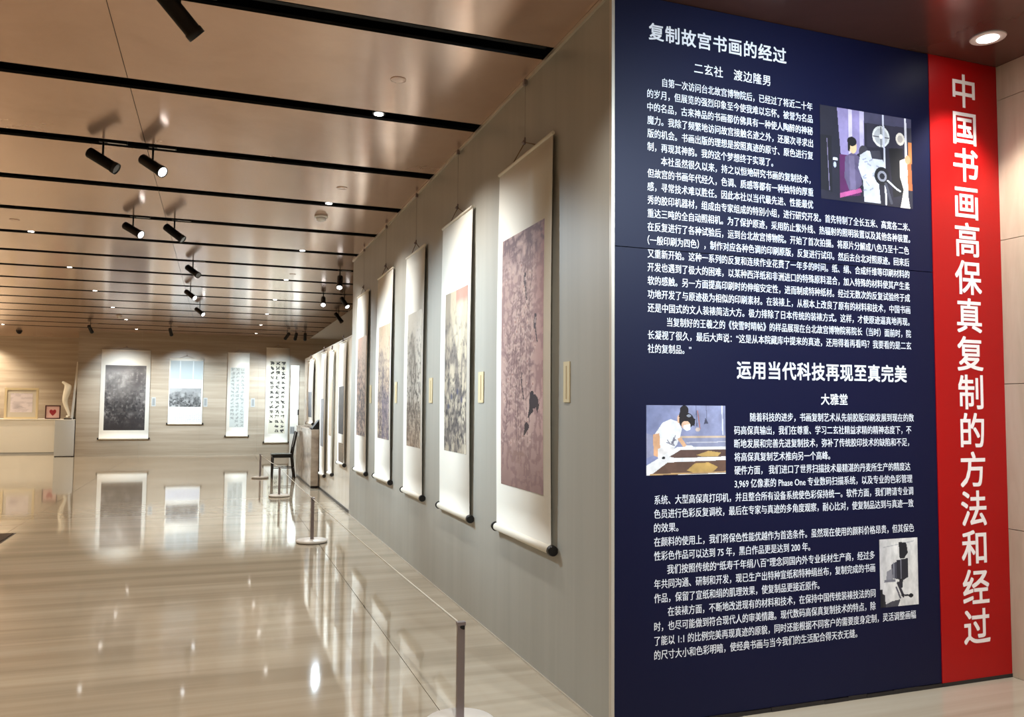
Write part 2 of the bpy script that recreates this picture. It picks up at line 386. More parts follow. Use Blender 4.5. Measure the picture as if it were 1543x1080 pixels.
# ------------------------------------------------------------------ hanging scrolls
def scroll(axis, pos, c0, c1, z0, z1, art, canvas, label, group=None, wire=True, off=0.025, extra=None, knobm=M_knob, thick_r=0.024, hang_top=None):
    """axis 'x': hangs on the wall plane x=pos facing -x, c0 = far y, c1 = near y (near < far);
       axis 'y': hangs on the wall plane y=pos facing -y, c0 = left x, c1 = right x."""
    t = empty('hanging_scroll', label=label, cat='scroll', group=group)
    wd = abs(c1-c0)
    if axis == 'x':
        t.location = (pos, (c0+c1)/2, z0)
        R = lambda a, d, z: (-d, -a, z)           # a grows to the viewer's right
        s0 = (c0+c1)/2
        A = lambda v: -(v-s0)
    else:
        t.location = ((c0+c1)/2, pos, z0)
        R = lambda a, d, z: (a, -d, z)
        s0 = (c0+c1)/2
        A = lambda v: (v-s0)
    hh = z1-z0; hw = wd/2
    def bxp(bm, a0, a1, d0, d1, za, zb):
        p = [R(a0, d0, za), R(a1, d1, zb)]
        bm_box(bm, *[f(p[0][i], p[1][i]) for i in range(3) for f in (min, max)])
    # mount: silk sheet hanging with a very slight swell, real thickness
    def sheet(bm):
        N = 14; rows = []
        for k in range(N+1):
            z = thick_r+(hh-thick_r)*k/N; d = off+0.010*math.sin(math.pi*k/N)
            rows.append([bm.verts.new(R(a, dd, z)) for a, dd in ((-hw, d), (hw, d), (hw, d-0.003), (-hw, d-0.003))])
        for A_, B_ in zip(rows, rows[1:]):
            for i in range(4): bm.faces.new((A_[i], A_[(i+1) % 4], B_[(i+1) % 4], B_[i])).smooth = True
        bm.faces.new(rows[0]); bm.faces.new(rows[-1])
    link('mount', mesh('mount', sheet), M_paper, t)
    def pict(name, cv, ax):
        a0, a1, za, zb = A(ax[0]), A(ax[1]), ax[2]-z0, ax[3]-z0
        if a0 > a1: a0, a1 = a1, a0
        def to3(U, V):
            z = za+V; k = (z-thick_r)/(hh-thick_r); d = off+0.0015+0.010*np.sin(np.pi*np.clip(k, 0, 1))
            a = a0+U
            return np.stack([-d, -a, z], 1) if axis == 'x' else np.stack([a, -d, z], 1)
        link(name, grid_mesh(name, cv, a1-a0, zb-za, to3), None, t)
    pict('painting', canvas, art)
    if extra:
        for e in extra: pict('inscription', e[1], e[0])
    # rods
    tube('bottom_roller', R(-hw, off, thick_r), R(hw, off, thick_r), thick_r, M_ivory, t, n=16)
    for s in (-1, 1):
        def kn(bm):
            bm_tube(bm, R(s*hw, off, thick_r), R(s*(hw+0.012), off, thick_r), 0.017, n=12)
            bm_tube(bm, R(s*(hw+0.012), off, thick_r), R(s*(hw+0.04), off, thick_r), 0.031, 0.027, n=14)
        link('roller_knob', mesh('roller_knob', kn), knobm, t)
    tube('top_rod', R(-hw-0.006, off, hh), R(hw+0.006, off, hh), 0.011, M_ivory, t, n=10)
    sh = 0.085 if wd > .6 else 0.05
    def st(bm):
        for s in (-1, 1):
            bm_tube(bm, R(s*hw*.45, off, hh+0.008), R(0, off-0.005, hh+sh), 0.0035, n=6)
    link('hanging_string', mesh('hanging_string', st), M_string, t)
    top = (hang_top or H)-z0
    w_ = tube('hanging_wire', R(0, off-0.005, hh+sh), R(0, off-0.005, top-0.01), 0.0011, M_steel, t, n=6)
    def hk(bm):
        bm_tube(bm, R(0, off-0.008, hh+sh-0.008), R(0, off+0.012, hh+sh+0.006), 0.012, n=10)
        bm_tube(bm, R(0, off-0.005, hh+sh), R(0, off-0.005, hh+sh+0.03), 0.006, n=8)
    link('hook', mesh('hook', hk), M_steel, w_)
    if axis == 'x': box('rail_clip', (-off-0.008, -off+0.016, -0.012, 0.012, top-0.05, top-0.016), M_steel, w_)
    return t

cv1 = flowers_and_birds(110, 230)
scroll('x', 0.0, 1.57, 0.665, 0.70, 3.022, (1.475, 0.762, 1.008, 2.560), cv1,
       'nearest scroll to the text board, large pink-brown painting of birds and stems')
cv2 = landscape(90, 190, (214, 198, 170), (84, 76, 76), 21, light=(236, 224, 200), mist=.7)
cv2.mix(np.clip((.1-cv2.Y)*12, 0, .5)*(cv2.X > .5), (170, 90, 80)); cv2.mix(np.clip((.13-np.abs(cv2.Y-.07))*14, 0, .5)*(cv2.X < .25), (120, 110, 100))
for _x, _y in ((.35, .66), (.62, .63), (.8, .68), (.2, .72)):
    cv2.ell(_x, _y, .04, .018, (60, 60, 84), .8, soft=.3)
scroll('x', 0.0, 3.0, 2.175, 0.67, 2.955, (2.852, 2.245, 1.146, 2.387), cv2,
       'second scroll from the text board, pale cream landscape with grey crags')
cv3 = landscape(64, 190, (226, 218, 202), (104, 96, 88), 33, warm=(186, 148, 112), light=(238, 232, 222), mist=.8)
scroll('x', 0.0, 4.37, 3.612, 0.66, 2.94, (4.22, 3.662, 1.117, 2.366), cv3,
       'middle of the five grey-wall scrolls, misty pale landscape turning orange-brown at the bottom')
cv4 = landscape(56, 170, (214, 190, 160), (112, 98, 98), 47, light=(204, 172, 142), mist=.3)
cv4.mix(np.clip((cv4.Y-.5)*3, 0, .5)*(cv4.X > .4)*(cv4.noise(4, 10, 9, 3)), (84, 76, 110))
scroll('x', 0.0, 5.88, 5.02, 0.67, 2.955, (5.717, 5.072, 1.132, 2.376), cv4,
       'fourth scroll from the text board, tan landscape with violet-grey rocks at lower right')
cv5 = landscape(48, 160, (206, 178, 154), (104, 92, 88), 55, light=(214, 168, 146), mist=.3)
scroll('x', 0.0, 7.32, 6.49, 0.64, 2.915, (7.19, 6.54, 1.113, 2.358), cv5,
       'farthest scroll on the grey wall, narrow reddish tan sky above grey rocks')
for (ya, yb), lb in zip(((0.548, 0.470), (2.055, 1.935), (3.475, 3.365), (4.93, 4.83), (6.41, 6.31)),
        ('beige caption card right of the big pink bird scroll', 'beige caption card between the first and second scroll from the text board',
         'beige caption card between the second and third scroll on the grey wall', 'beige caption card between the third and fourth scroll on the grey wall',
         'beige caption card between the last two scrolls on the grey wall')):
    p_ = empty('caption_card', (0, (ya+yb)/2, 1.63), label=lb, cat='label', group='caption cards on the grey wall')
    hw_ = (ya-yb)/2
    box('card', (-0.006, -0.0005, -hw_, hw_, -0.108, 0.108), M_plaque, p_)
    box('text_block', (-0.007, -0.006, -hw_*.15, hw_*.15, -0.09, 0.085), mat('faded_brown_ink', (170, 146, 104), .7), p_)

# scrolls on the ivory partition
PX = 0.02
def grey_sheet(w, h, top, bot, seed):
    c = Canvas(w, h, top); c.mix(np.clip(c.Y, 0, 1), bot); c.mix(c.noise(3, 9, seed, 4, ridge=True)*.5, np.array(bot)*.8); return c
scroll('x', PX, 9.02, 8.36, 0.61, 2.42, (8.95, 8.44, 1.07, 1.77), grey_sheet(30, 50, (126, 118, 106), (70, 62, 54), 3),
       'scroll on the ivory partition nearest the grey wall, dark picture above a smaller brown one', off=0.03, wire=False, hang_top=2.475,
       extra=[((8.93, 8.43, 0.66, 0.94), grey_sheet(30, 30, (150, 128, 96), (110, 90, 66), 4))])
scroll('x', PX, 10.14, 9.66, 0.37, 2.36, (10.08, 9.72, 1.0, 1.9), grey_sheet(24, 60, (206, 180, 150), (176, 156, 130), 8),
       'pinkish tan scroll second along the ivory partition', off=0.03, hang_top=2.47)
scroll('x', PX, 11.28, 10.62, 0.27, 2.40, (11.15, 10.75, 0.78, 1.60), grey_sheet(30, 60, (190, 190, 190), (160, 160, 162), 12),
       'white scroll third along the ivory partition, beside the marble plinth', off=0.03, hang_top=2.47)
scroll('x', PX, 13.6, 12.5, 1.10, 2.38, (13.3, 12.7, 1.25, 1.75), grey_sheet(30, 40, (150, 150, 150), (110, 112, 116), 14),
       'short white scroll above the grey marble plinth', off=0.03, hang_top=2.47)
pl = empty('marble_plinth', (-0.06, 13.0, 0), label='low grey marble plinth against the ivory partition', cat='plinth')
for k in range(2):
    box('plinth_block', (-0.07, 0.062, -1.45+1.45*k+0.001, 1.45*k-0.001, 0.04, 1.03), M_plinth, pl, bevel=0.003)
box('plinth_top', (-0.075, 0.062, -1.455, 1.455, 1.03, 1.05), M_plinth, pl)
box('plinth_foot', (-0.065, 0.062, -1.445, 1.445, 0.0, 0.04), M_dark, pl)
db = empty('document_holder', (-0.06, 11.75, 1.05), label='small black sloping document holder on the marble plinth', cat='holder')
def wedge(bm):
    v = [bm.verts.new(c) for c in ((-.06, -.12, 0), (.07, -.12, 0), (.07, -.12, .17), (-.06, .12, 0), (.07, .12, 0), (.07, .12, .17))]
    for f in ((0, 1, 2), (5, 4, 3), (0, 3, 4, 1), (1, 4, 5, 2), (2, 5, 3, 0)): bm.faces.new([v[i] for i in f])
link('stand', mesh('stand', wedge), M_black, db)
box('ledge', (-0.075, -0.06, -.12, .12, 0.0, 0.025), M_black, db)

# back wall works
cvb = landscape(100, 170, (146, 140, 136), (44, 40, 40), 71, light=(176, 170, 164), mist=.5)
cvb.ell(.42, .30, .34, .20, (170, 164, 158), .55, soft=.8); cvb.ell(.80, .22, .16, .16, (60, 54, 54), .6, soft=.7)
_r = cvb.noise(9, 16, 75, 5, ridge=True); cvb.mix(np.clip((_r-.5)*3, 0, .6)*np.clip(cvb.Y*1.2, 0, 1), (48, 42, 42)); cvb.mix(np.clip((.45-_r)*3, 0, .4), (176, 170, 164))
cvb.mix(np.clip((cvb.Y-.72)*3.4, 0, .85), (44, 38, 38)); cvb.mix(np.clip((.10-cvb.Y)*7, 0, .5), (60, 54, 54))
scroll('y', YB, -4.83, -3.56, 0.47, 3.0, (-4.72, -3.665, 0.73, 2.565), cvb,
       'wide back-wall scroll with a dark monochrome mountain landscape, leftmost on the back wall')
cvc = landscape(70, 44, (190, 190, 188), (92, 92, 92), 83, light=(150, 150, 150), peaks=2, mist=.3)
top_ = Canvas(60, 40, (176, 184, 184)); top_.mix((np.abs(top_.X-.30) < .012)*1.0, (206, 212, 212)); top_.mix((np.abs(top_.X-.70) < .012)*1.0, (206, 212, 212))
ins_ = brush_columns(60, 34, (214, 214, 220), (176, 176, 186), 16, 6, 9, .6)
scroll('y', YB, -3.06, -2.14, 0.89, 2.80, (-3.04, -2.18, 1.40, 1.94), cvc,
       'back-wall scroll with a small grey landscape strip under a blank grey panel', extra=[((-3.03, -2.15, 2.2, 2.735), top_), ((-3.06, -2.15, 0.96, 1.27), ins_)])
scroll('y', YB, -1.47, -0.86, 0.53, 3.01, (-1.385, -0.975, 0.81, 2.57), brush_columns(44, 150, (188, 192, 186), (142, 144, 140), 3, 16, 5, .7),
       'narrow back-wall scroll of faint grey brush writing')
scroll('y', YB, -0.385, 0.29, 0.335, 3.19, (-0.285, 0.20, 0.62, 2.80), brush_columns(60, 220, (206, 200, 180), (40, 36, 34), 3, 15, 6, .85, .33, fade=True),
       'tall back-wall scroll of bold black brush writing, rightmost')
for x_, lb in ((-3.45, 'grey caption card right of the dark landscape scroll'), (-2.06, 'grey caption card right of the small landscape strip scroll'),
               (-0.735, 'grey caption card right of the faint writing scroll'), (0.415, 'grey caption card right of the bold writing scroll')):
    p_ = empty('caption_card', (x_, YB, 1.54), label=lb, cat='label', group='caption cards on the back wall')
    box('card', (-0.055, 0.055, -0.006, -0.0005, -0.13, 0.13), M_plaqueg, p_)
    box('text_block', (-0.035, 0.035, -0.007, -0.006, -0.10, 0.10), mat('grey_ink', (140, 142, 140), .7), p_)

# narrow white standing panel near the chair
sp = empty('standing_panel', (0.43, 21.6, 0), label='tall narrow white standing panel beside the bold writing scroll', cat='panel')
box('panel_sheet', (-0.12, 0.12, -0.02, 0.02, 0.0, 2.66), M_whitep, sp, bevel=0.003)
box('caption_sheet', (-0.11, 0.02, -0.023, -0.0205, 0.62, 0.84), M_plaqueg, sp)
for k in range(4): box('print_line', (-0.095+k*.03, -0.085+k*.03, -0.0245, -0.023, 0.64, 0.82), M_lamp_off, sp)
box('switch_box', (0.10, 0.135, -0.035, 0.01, 1.18, 1.34), M_black, sp)

# ------------------------------------------------------------------ recess group at the far left
ct = empty('white_counter', (-7.75, 23.95, 0), label='long white reception counter in the recess', cat='counter')
box('carcass', (-1.7, 1.60, -0.42, 0.42, 0.05, 0.985), M_whitep, ct)
box('counter_top', (-1.72, 1.62, -0.45, 0.44, 0.985, 1.015), M_whitep, ct, bevel=0.004)
box('kick_strip', (-1.7, 1.60, -0.40, 0.42, 0.0, 0.05), M_greyp, ct)
bx_ = empty('white_display_box', (-5.69, 22.4, 0), label='grey-white display plinth between the counter and the travertine wall', cat='plinth')
box('plinth_body', (-0.245, 0.245, -0.4, 0.4, 0.02, 1.01), M_greyp, bx_, bevel=0.004)
box('plinth_lid', (-0.25, 0.25, -0.405, 0.405, 1.01, 1.03), M_whitep, bx_)
box('plinth_foot', (-0.235, 0.235, -0.39, 0.39, 0.0, 0.02), M_dark, bx_)

pf = empty('picture_frame', (-7.08, 23.62, 1.015), label='large cream framed print standing on the white counter', cat='picture frame')
for nm, d in (('frame_bar', (-.43, -.37, -.02, .02, 0, .90)), ('frame_bar', (.37, .43, -.02, .02, 0, .90)), ('frame_bar', (-.37, .37, -.02, .02, .84, .90)), ('frame_bar', (-.37, .37, -.02, .02, 0, .05))):
    box(nm, d, M_frame_cream, pf)
box('mat_board', (-.37, .37, -.005, .012, .05, .84), M_mat_board, pf)
pc = Canvas(60, 60, (236, 226, 228)); _nn = pc.noise(3, 8, 4, 4); pc.mix(np.clip((_nn-.5)*3, 0, .35), (190, 180, 184)); pc.ell(.3, .68, .18, .12, (176, 168, 172), .5, soft=.6); pc.line([(.2, .8), (.45, .7), (.7, .78)], .01, (160, 150, 156), .5)
link('framed_print', grid_mesh('framed_print', pc, .56, .55, lambda U, V: np.stack([U-.28, U*0-.0065, V+.19], 1)), None, pf)
tube('back_strut', (0, .02, .6), (0, .22, 0.005), .012, M_frame_cream, pf)
sf = empty('small_picture_frame', (-6.27, 23.64, 1.015), label='small dark-framed pink picture with a red motif on the counter', cat='picture frame')
for d in ((-.20, -.17, -.015, .015, 0, .40), (.17, .20, -.015, .015, 0, .40), (-.17, .17, -.015, .015, .37, .40), (-.17, .17, -.015, .015, 0, .03)):
    box('frame_bar', d, M_dkframe, sf)
box('pink_ground', (-.17, .17, -.004, .01, .03, .37), M_pinkp, sf)
def heart(bm):
    pts = [(0, .09), (-.05, .14), (-.085, .19), (-.09, .24), (-.06, .275), (-.02, .27), (0, .245), (.03, .275), (.07, .27), (.09, .235), (.08, .18), (.045, .135)]
    A_ = [bm.verts.new((x, -.004, z)) for x, z in pts]; B_ = [bm.verts.new((x, -.007, z)) for x, z in pts]
    bm.faces.new(A_); bm.faces.new(B_[::-1])
    for i in range(len(pts)): j = (i+1) % len(pts); bm.faces.new((A_[i], A_[j], B_[j], B_[i]))
link('red_motif', mesh('red_motif', heart), M_redp, sf)
tube('back_strut', (0, .012, .28), (0, .12, 0.005), .008, M_dkframe, sf)

# draped porcelain figurine, skin-grown abstract body
def skin_obj(name, pts, edges_, m, parent, sub=2):
    me = bpy.data.meshes.new(name); me.from_pydata([p[:3] for p in pts], edges_, []); me.update()
    o = bpy.data.objects.new(name, me); COL.objects.link(o)
    sk = o.modifiers.new('skin', 'SKIN'); ss = o.modifiers.new('sub', 'SUBSURF'); ss.levels = sub; ss.render_levels = sub
    for i, p in enumerate(pts): me.skin_vertices[0].data[i].radius = (p[3]*1.4, p[3]*1.0)
    me.skin_vertices[0].data[0].use_root = True
    dg = bpy.context.evaluated_depsgraph_get()
    m2 = bpy.data.meshes.new_from_object(o.evaluated_get(dg)); m2.materials.clear(); m2.materials.append(m)
    for p in m2.polygons: p.use_smooth = True
    bpy.data.objects.remove(o); bpy.data.meshes.remove(me); m2.name = name
    return link(name, m2, None, parent)
fg = empty('porcelain_figurine', (-5.71, 22.12, 1.03), label='cream sculpture with a curved flowing body on the display plinth', cat='sculpture')
box('base', (-.02, .16, -.07, .07, 0, .03), M_black, fg, bevel=.004)
skin_obj('figure_body', [(.10, 0, .04, .035), (.09, 0, .16, .04), (.02, 0, .34, .055), (-.03, 0, .52, .07), (.0, 0, .68, .09), (.05, 0, .84, .10), (.02, 0, .96, .06), (-.06, 0, 1.02, .035), (-.11, 0, 1.05, .045),
         (.12, 0, .98, .05), (.02, 0, .10, .03)], [(0, 1), (1, 2), (2, 3), (3, 4), (4, 5), (5, 6), (6, 7), (7, 8), (5, 9), (0, 10)], M_porc, fg)
lb_ = empty('leaning_board', (-5.595, 22.39, 1.03), label='thin white board leaning against the travertine corner', cat='board')
def lean(bm):
    a = [(0, -.15, 0), (.06, -.15, 0), (.06, .4, 0), (0, .4, 0)]; dx = .11; hz = 1.62
    v = [bm.verts.new(p) for p in a]+[bm.verts.new((p[0]+dx, p[1], hz)) for p in a]
    for f in ((0, 3, 2, 1), (4, 5, 6, 7), (0, 1, 5, 4), (1, 2, 6, 5), (2, 3, 7, 6), (3, 0, 4, 7)): bm.faces.new([v[i] for i in f])
link('board_sheet', mesh('board_sheet', lean), M_whitep, lb_)
lb_2 = box('foot_rail', (.062, .08, -.15, .4, 0, .03), M_black, lb_)

# ------------------------------------------------------------------ chair
ch = empty('dining_chair', (-0.44, 13.98, 0), label='black lacquered side chair facing left beside the partition', cat='chair')
box('seat', (-.235, .20, -.21, .21, .455, .485), M_blackw, ch, bevel=.006)
box('seat_rail', (-.21, .18, -.19, .19, .41, .455), M_blackw, ch)
for s in (-1, 1):
    tube('front_leg', (-.205, s*.185, 0), (-.2, s*.18, .45), .014, M_blackw, ch, r1=.019, n=8)
    def rl(bm, s=s):
        P_ = [(.235, 0), (.205, .22), (.18, .45), (.20, .62), (.235, .80), (.26, .94)]
        for (x0, z0), (x1, z1) in zip(P_, P_[1:]): bm_tube(bm, (x0, s*.185, z0), (x1, s*.185, z1), .018, n=8)
    link('rear_leg', mesh('rear_leg', rl), M_blackw, ch)
def cb(bm):
    P_ = [(.205, .62), (.235, .78), (.262, .93)]
    for (x0, z0), (x1, z1) in zip(P_, P_[1:]):
        v = [bm.verts.new(c) for c in ((x0-.01, -.19, z0), (x0+.01, -.19, z0), (x0+.01, .19, z0), (x0-.01, .19, z0), (x1-.01, -.19, z1), (x1+.01, -.19, z1), (x1+.01, .19, z1), (x1-.01, .19, z1))]
        for f in ((0, 3, 2, 1), (4, 5, 6, 7), (0, 1, 5, 4), (1, 2, 6, 5), (2, 3, 7, 6), (3, 0, 4, 7)): bm.faces.new([v[i] for i in f])
link('backrest', mesh('backrest', cb), M_blackw, ch)
for s in (-1, 1):
    tube('stretcher', (-.2, s*.185, .2), (.205, s*.185, .2), .009, M_blackw, ch, n=8)

mt = empty('floor_mat', (-4.7, 6.4, 0), label='corner of a dark brown mat on the floor at the far left', cat='mat')
box('mat_pile', (-.75, .815, -.85, .90, 0.002, .010), mat('brown_mat_pile', (74, 58, 44), .95), mt)
box('rubber_border', (-.77, .835, -.87, .92, 0.0, .004), M_dark, mt)
# ------------------------------------------------------------------ low barrier posts and cords
SP = [(-0.635, 0.298), (-0.730, 5.709), (-0.752, 10.361), (-0.88, 13.876)]
SL = ['low steel barrier post nearest the camera', 'second low barrier post from the camera, white round base in full view',
      'low barrier post standing just before the black chair', 'farthest low barrier post, left of the black chair']
def base_fn(bm): bm_lathe(bm, [(.160, 0.006), (.168, .010), (.168, .026), (.160, .032), (.03, .036), (.02, .036)], 40)
BM_ = mesh('round_base', base_fn); RUB = mesh('rubber_ring', lambda b: bm_lathe(b, [(.160, 0), (.163, .003), (.160, .006)], 40))
PO = mesh('post', lambda b: bm_box(b, -.018, .018, -.012, .012, .034, .470), .003)
CAP = mesh('post_cap', lambda b: (bm_box(b, -.021, .021, -.015, .015, .468, .486)), .003)
CLIP = mesh('cord_clip', lambda b: (bm_tube(b, (0, -.02, .462), (0, .02, .462), .007, n=10), bm_box(b, .004, .014, -.018, -.011, .452, .47)))
POSTS = []
for (x, y), lb in zip(SP, SL):
    t = empty('barrier_post', (x, y, 0), label=lb, cat='barrier', group='low barrier posts along the grey wall')
    POSTS.append(t); link('round_base', BM_, M_whitem, t); link('rubber_ring', RUB, M_dark, t); link('post', PO, M_steel, t)
    c_ = link('post_cap', CAP, M_steel, t); link('cord_clip', CLIP, M_black, c_)
for n_ in range(3):
    def cord(bm):
        a = Vector((0, .012, .472)); b = Vector((SP[n_+1][0]-SP[n_][0], SP[n_+1][1]-SP[n_][1]-.026, .472)); N = 20; pr = None
        for k in range(N+1):
            t_ = k/N; p = a.lerp(b, t_); p.z -= .012*4*t_*(1-t_)
            if pr is not None: bm_tube(bm, pr, p, .0045, n=6, caps=False)
            pr = p
    link('barrier_cord', mesh('barrier_cord', cord), M_cord, POSTS[n_])

# ------------------------------------------------------------------ text board, banner
def text_mesh(s, em, res=2):
    cu = bpy.data.curves.new('t', 'FONT'); cu.body = s; cu.size = em; cu.resolution_u = res; cu.fill_mode = 'FRONT'
    o = bpy.data.objects.new('t', cu); COL.objects.link(o)
    dg = bpy.context.evaluated_depsgraph_get(); dg.update()
    me = bpy.data.meshes.new_from_object(o.evaluated_get(dg)); bpy.data.objects.remove(o); bpy.data.curves.remove(cu)
    return me
def embolden(me, place, shifts, y0):
    """lay the printed glyphs down once per shift, each a hair in front of the last, so that strokes read bold"""
    n = len(me.vertices); co = np.empty(n*3, np.float32); me.vertices.foreach_get('co', co); co = co.reshape(-1, 3)
    polys = [tuple(p.vertices) for p in me.polygons]; V = []; F = []
    for k, (sx, sz) in enumerate(shifts):
        X, Z = place(co); V.append(np.stack([X+sx, np.full_like(X, y0-.00006*k), Z+sz], 1))
        F += [tuple(i+n*k for i in p) for p in polys]
    m2 = bpy.data.meshes.new('glyphs'); m2.from_pydata(np.concatenate(V).tolist(), [], F); m2.update()
    bpy.data.meshes.remove(me); return m2
def put_text(name, s, u0, u1, zc, em, parent, m, yoff, res=2, bold=.009):
    me = text_mesh(s, em, res)
    def place(co):
        x0, x1 = co[:, 0].min(), co[:, 0].max()
        return u0+(co[:, 0]-x0)/(x1-x0)*(u1-u0), zc+(co[:, 1]-0.37*em)
    b = bold*em
    o = link(name, embolden(me, place, [(-b, 0), (b, 0)], yoff), m, parent); o['kind'] = 'stuff'
    return o
def put_chars(s, uc, du, zc, dz, em, emx, parent, m, yoff, bold=.02, name='character'):
    k = 0
    for ch_ in s:
        if ch_ == '\u3000': k += 1; continue
        me = text_mesh(ch_, 1.0, 3); b = bold*em
        place = lambda co, k=k: (uc+du*k+(co[:, 0]-.5)*emx, zc+dz*k+(co[:, 1]-.37)*em)
        link(name, embolden(me, place, [(-b, -b), (b, -b), (-b, b), (b, b)] if bold else [(0, 0)], yoff), m, parent)
        k += 1
BY = -0.012
tb = empty('text_board', (0, 0, 0), label='tall navy blue information board of white Chinese text with three photographs', cat='board')
box('lower_sheet', (0.012, 1.992, BY, 0.012, 0.022, 2.262), M_navy, tb)
box('upper_sheet', (0.012, 1.992, BY, 0.012, 2.266, H-0.004), M_navy, tb)
def ragged(bm):
    rng = random.Random(4); x = 0.012
    while x < 1.99:
        x2 = min(1.99, x+rng.uniform(.05, .2)); bm_box(bm, x, x2, BY-.004-rng.random()*.004, .012, 0.0, .021+rng.uniform(-.004, .001)); x = x2
link('foot_strip', mesh('foot_strip', ragged), M_dark, tb)['kind'] = 'stuff'
TY = BY-0.0012
put_chars('复制故宫书画的经过', 0.194+.046, .0917, 3.342, 0, .090, .088, tb, M_text, TY, .018)
put_chars('二玄社　渡边隆男', 0.451+.029, .0587, 3.196, 0, .060, .056, tb, M_text, TY, .008)
L1 = [(.273, 1.180, '自第一次访问台北故宫博物院后，已经过了将近二十年'), (.189, 1.180, '的岁月，但展览的强烈印象至今使我难以忘怀。被誉为名品'),
 (.189, 1.180, '中的名品，古来神品的书画都仿佛具有一种使人陶醉的神秘'), (.189, 1.180, '魔力。我除了频繁地访问故宫接触名迹之外，还屡次寻求出'),
 (.189, 1.180, '版的机会。书画出版的理想是按照真迹的原寸、原色进行复'), (.189, .925, '制，再现其神韵。我的这个梦想终于实现了。'),
 (.264, 1.161, '本社虽然很久以来，持之以恒地研究书画的复制技术，'), (.189, 1.178, '但故宫的书画年代经久，色调、质感等都有一种独特的厚重'),
 (.189, 1.176, '感，寻常技术难以胜任。因此本社以当代最先进、性能最优'), (.189, 1.832, '秀的胶印机器材，组成由专家组成的特别小组，进行研究开发。首先特制了全长五米、高宽各二米、'),
 (.189, 1.832, '重达三吨的全自动照相机。为了保护原迹，采用防止紫外线、热辐射的照明装置以及其他各种装置。'),
 (.189, 1.822, '在反复进行了各种试验后，运到台北故宫博物院。开始了首次拍摄。将原片分解成八色乃至十二色'),
 (.189, 1.822, '（一般印刷为四色），制作对应各种色调的印刷原版，反复进行试印。然后去台北对照原迹。回来后'),
 (.189, 1.822, '又重新开始。这种一系列的反复和连续作业花费了一年多的时间。纸、绢、合成纤维等印刷材料的'),
 (.189, 1.822, '开发也遇到了极大的困难，以某种西洋纸和非洲进口的特殊原料混合，加入特殊的材料使其产生柔'),
 (.189, 1.822, '软的感触。另一方面提高印刷时的伸缩安定性，进而制成特种纸材。经过无数次的反复试验终于成'),
 (.189, 1.822, '功地开发了与原迹极为相似的印刷素材。在装裱上，从根本上改良了原有的材料和技术，中国书画'),
 (.189, 1.816, '还是中国式的文人装裱简洁大方。极力排除了日本传统的装裱方式。这样，才使原迹逼真地再现。'),
 (.295, 1.824, '当复制好的王羲之的《快雪时晴帖》的样品展现在台北故宫博物院蒋院长（当时）面前时，院'),
 (.189, 1.824, '长凝视了很久，最后大声说：“这是从本院藏库中提来的真迹，还用得着再看吗？我要看的是二玄'),
 (.189, .430, '社的复制品。”')]
EM = 0.0475
for n_, (a, b, s) in enumerate(L1): put_text('text_line', s, a, b, 3.0947-.0657*n_, EM, tb, M_text, TY)
put_chars('运用当代科技再现至真完美', 0.689+.046, .0919, 1.690, 0, .096, .088, tb, M_text, TY, .02)
put_chars('大雅堂', 1.207+.0295, .0593, 1.548, 0, .062, .058, tb, M_text, TY, .016)
L2 = [(.769, 1.832, '随着科技的进步，书画复制艺术从先前胶版印刷发展到现在的数'), (.674, 1.812, '码高保真输出，我们在尊重、学习二玄社精益求精的精神态度下，不'),
 (.674, 1.795, '断地发展和完善先进复制技术，弥补了传统胶印技术的缺陷和不足，'), (.674, 1.262, '将高保真复制艺术推向另一个高峰。'),
 (.674, 1.800, '硬件方面， 我们进口了世界扫描技术最精湛的丹麦所生产的精度达'), (.674, 1.812, '3,969 亿像素的 Phase One 专业数码扫描系统，以及专业的色彩管理'),
 (.223, 1.817, '系统、大型高保真打印机，并且整合所有设备系统使色彩保持统一。软件方面，我们聘请专业调'), (.221, 1.817, '色员进行色彩反复调校，最后在专家与真迹的多角度观察，耐心比对，使复制品达到与真迹一致'),
 (.221, .353, '的效果。'), (.221, 1.817, '在颜料的使用上，我们将保色性能优越作为首选条件。虽然现在使用的颜料价格昂贵，但其保色'),
 (.221, 1.127, '性彩色作品可以达到 75 年，黑白作品更是达到 200 年。'), (.291, 1.545, '我们按照传统的“纸寿千年绢八百”理念同国内外专业耗材生产商，经过多'),
 (.221, 1.545, '年共同沟通、研制和开发，现已生产出特种宣纸和特种绢丝布，复制完成的书画'), (.221, 1.182, '作品，保留了宣纸和绢的肌理效果，使复制品更接近原作。'),
 (.294, 1.545, '在装裱方面，不断地改进现有的材料和技术，在保持中国传统装裱技法的同'), (.221, 1.545, '时，也尽可能做到符合现代人的审美情趣。现代数码高保真复制技术的特点，除'),
 (.221, 1.818, '了能以 1:1 的比例完美再现真迹的原貌，同时还能根据不同客户的需要度身定制，灵活调整画幅'), (.221, 1.420, '的尺寸大小和色彩明暗，使经典书画与当今我们的生活配合得天衣无缝。')]
for n_, (a, b, s) in enumerate(L2): put_text('text_line', s, a, b, 1.454-.0658*n_, EM, tb, M_text, TY)

def flat_print(name, cv, u0, u1, z0, z1, parent, y):
    cv.a = np.clip(cv.a*(.82+.32*cv.noise(9, 7, 91, 4)[..., None]), 0, 255)
    link(name, grid_mesh(name, cv, u1-u0, z1-z0, lambda U, V: np.stack([U+u0, U*0+y, V+z0], 1)), None, parent)
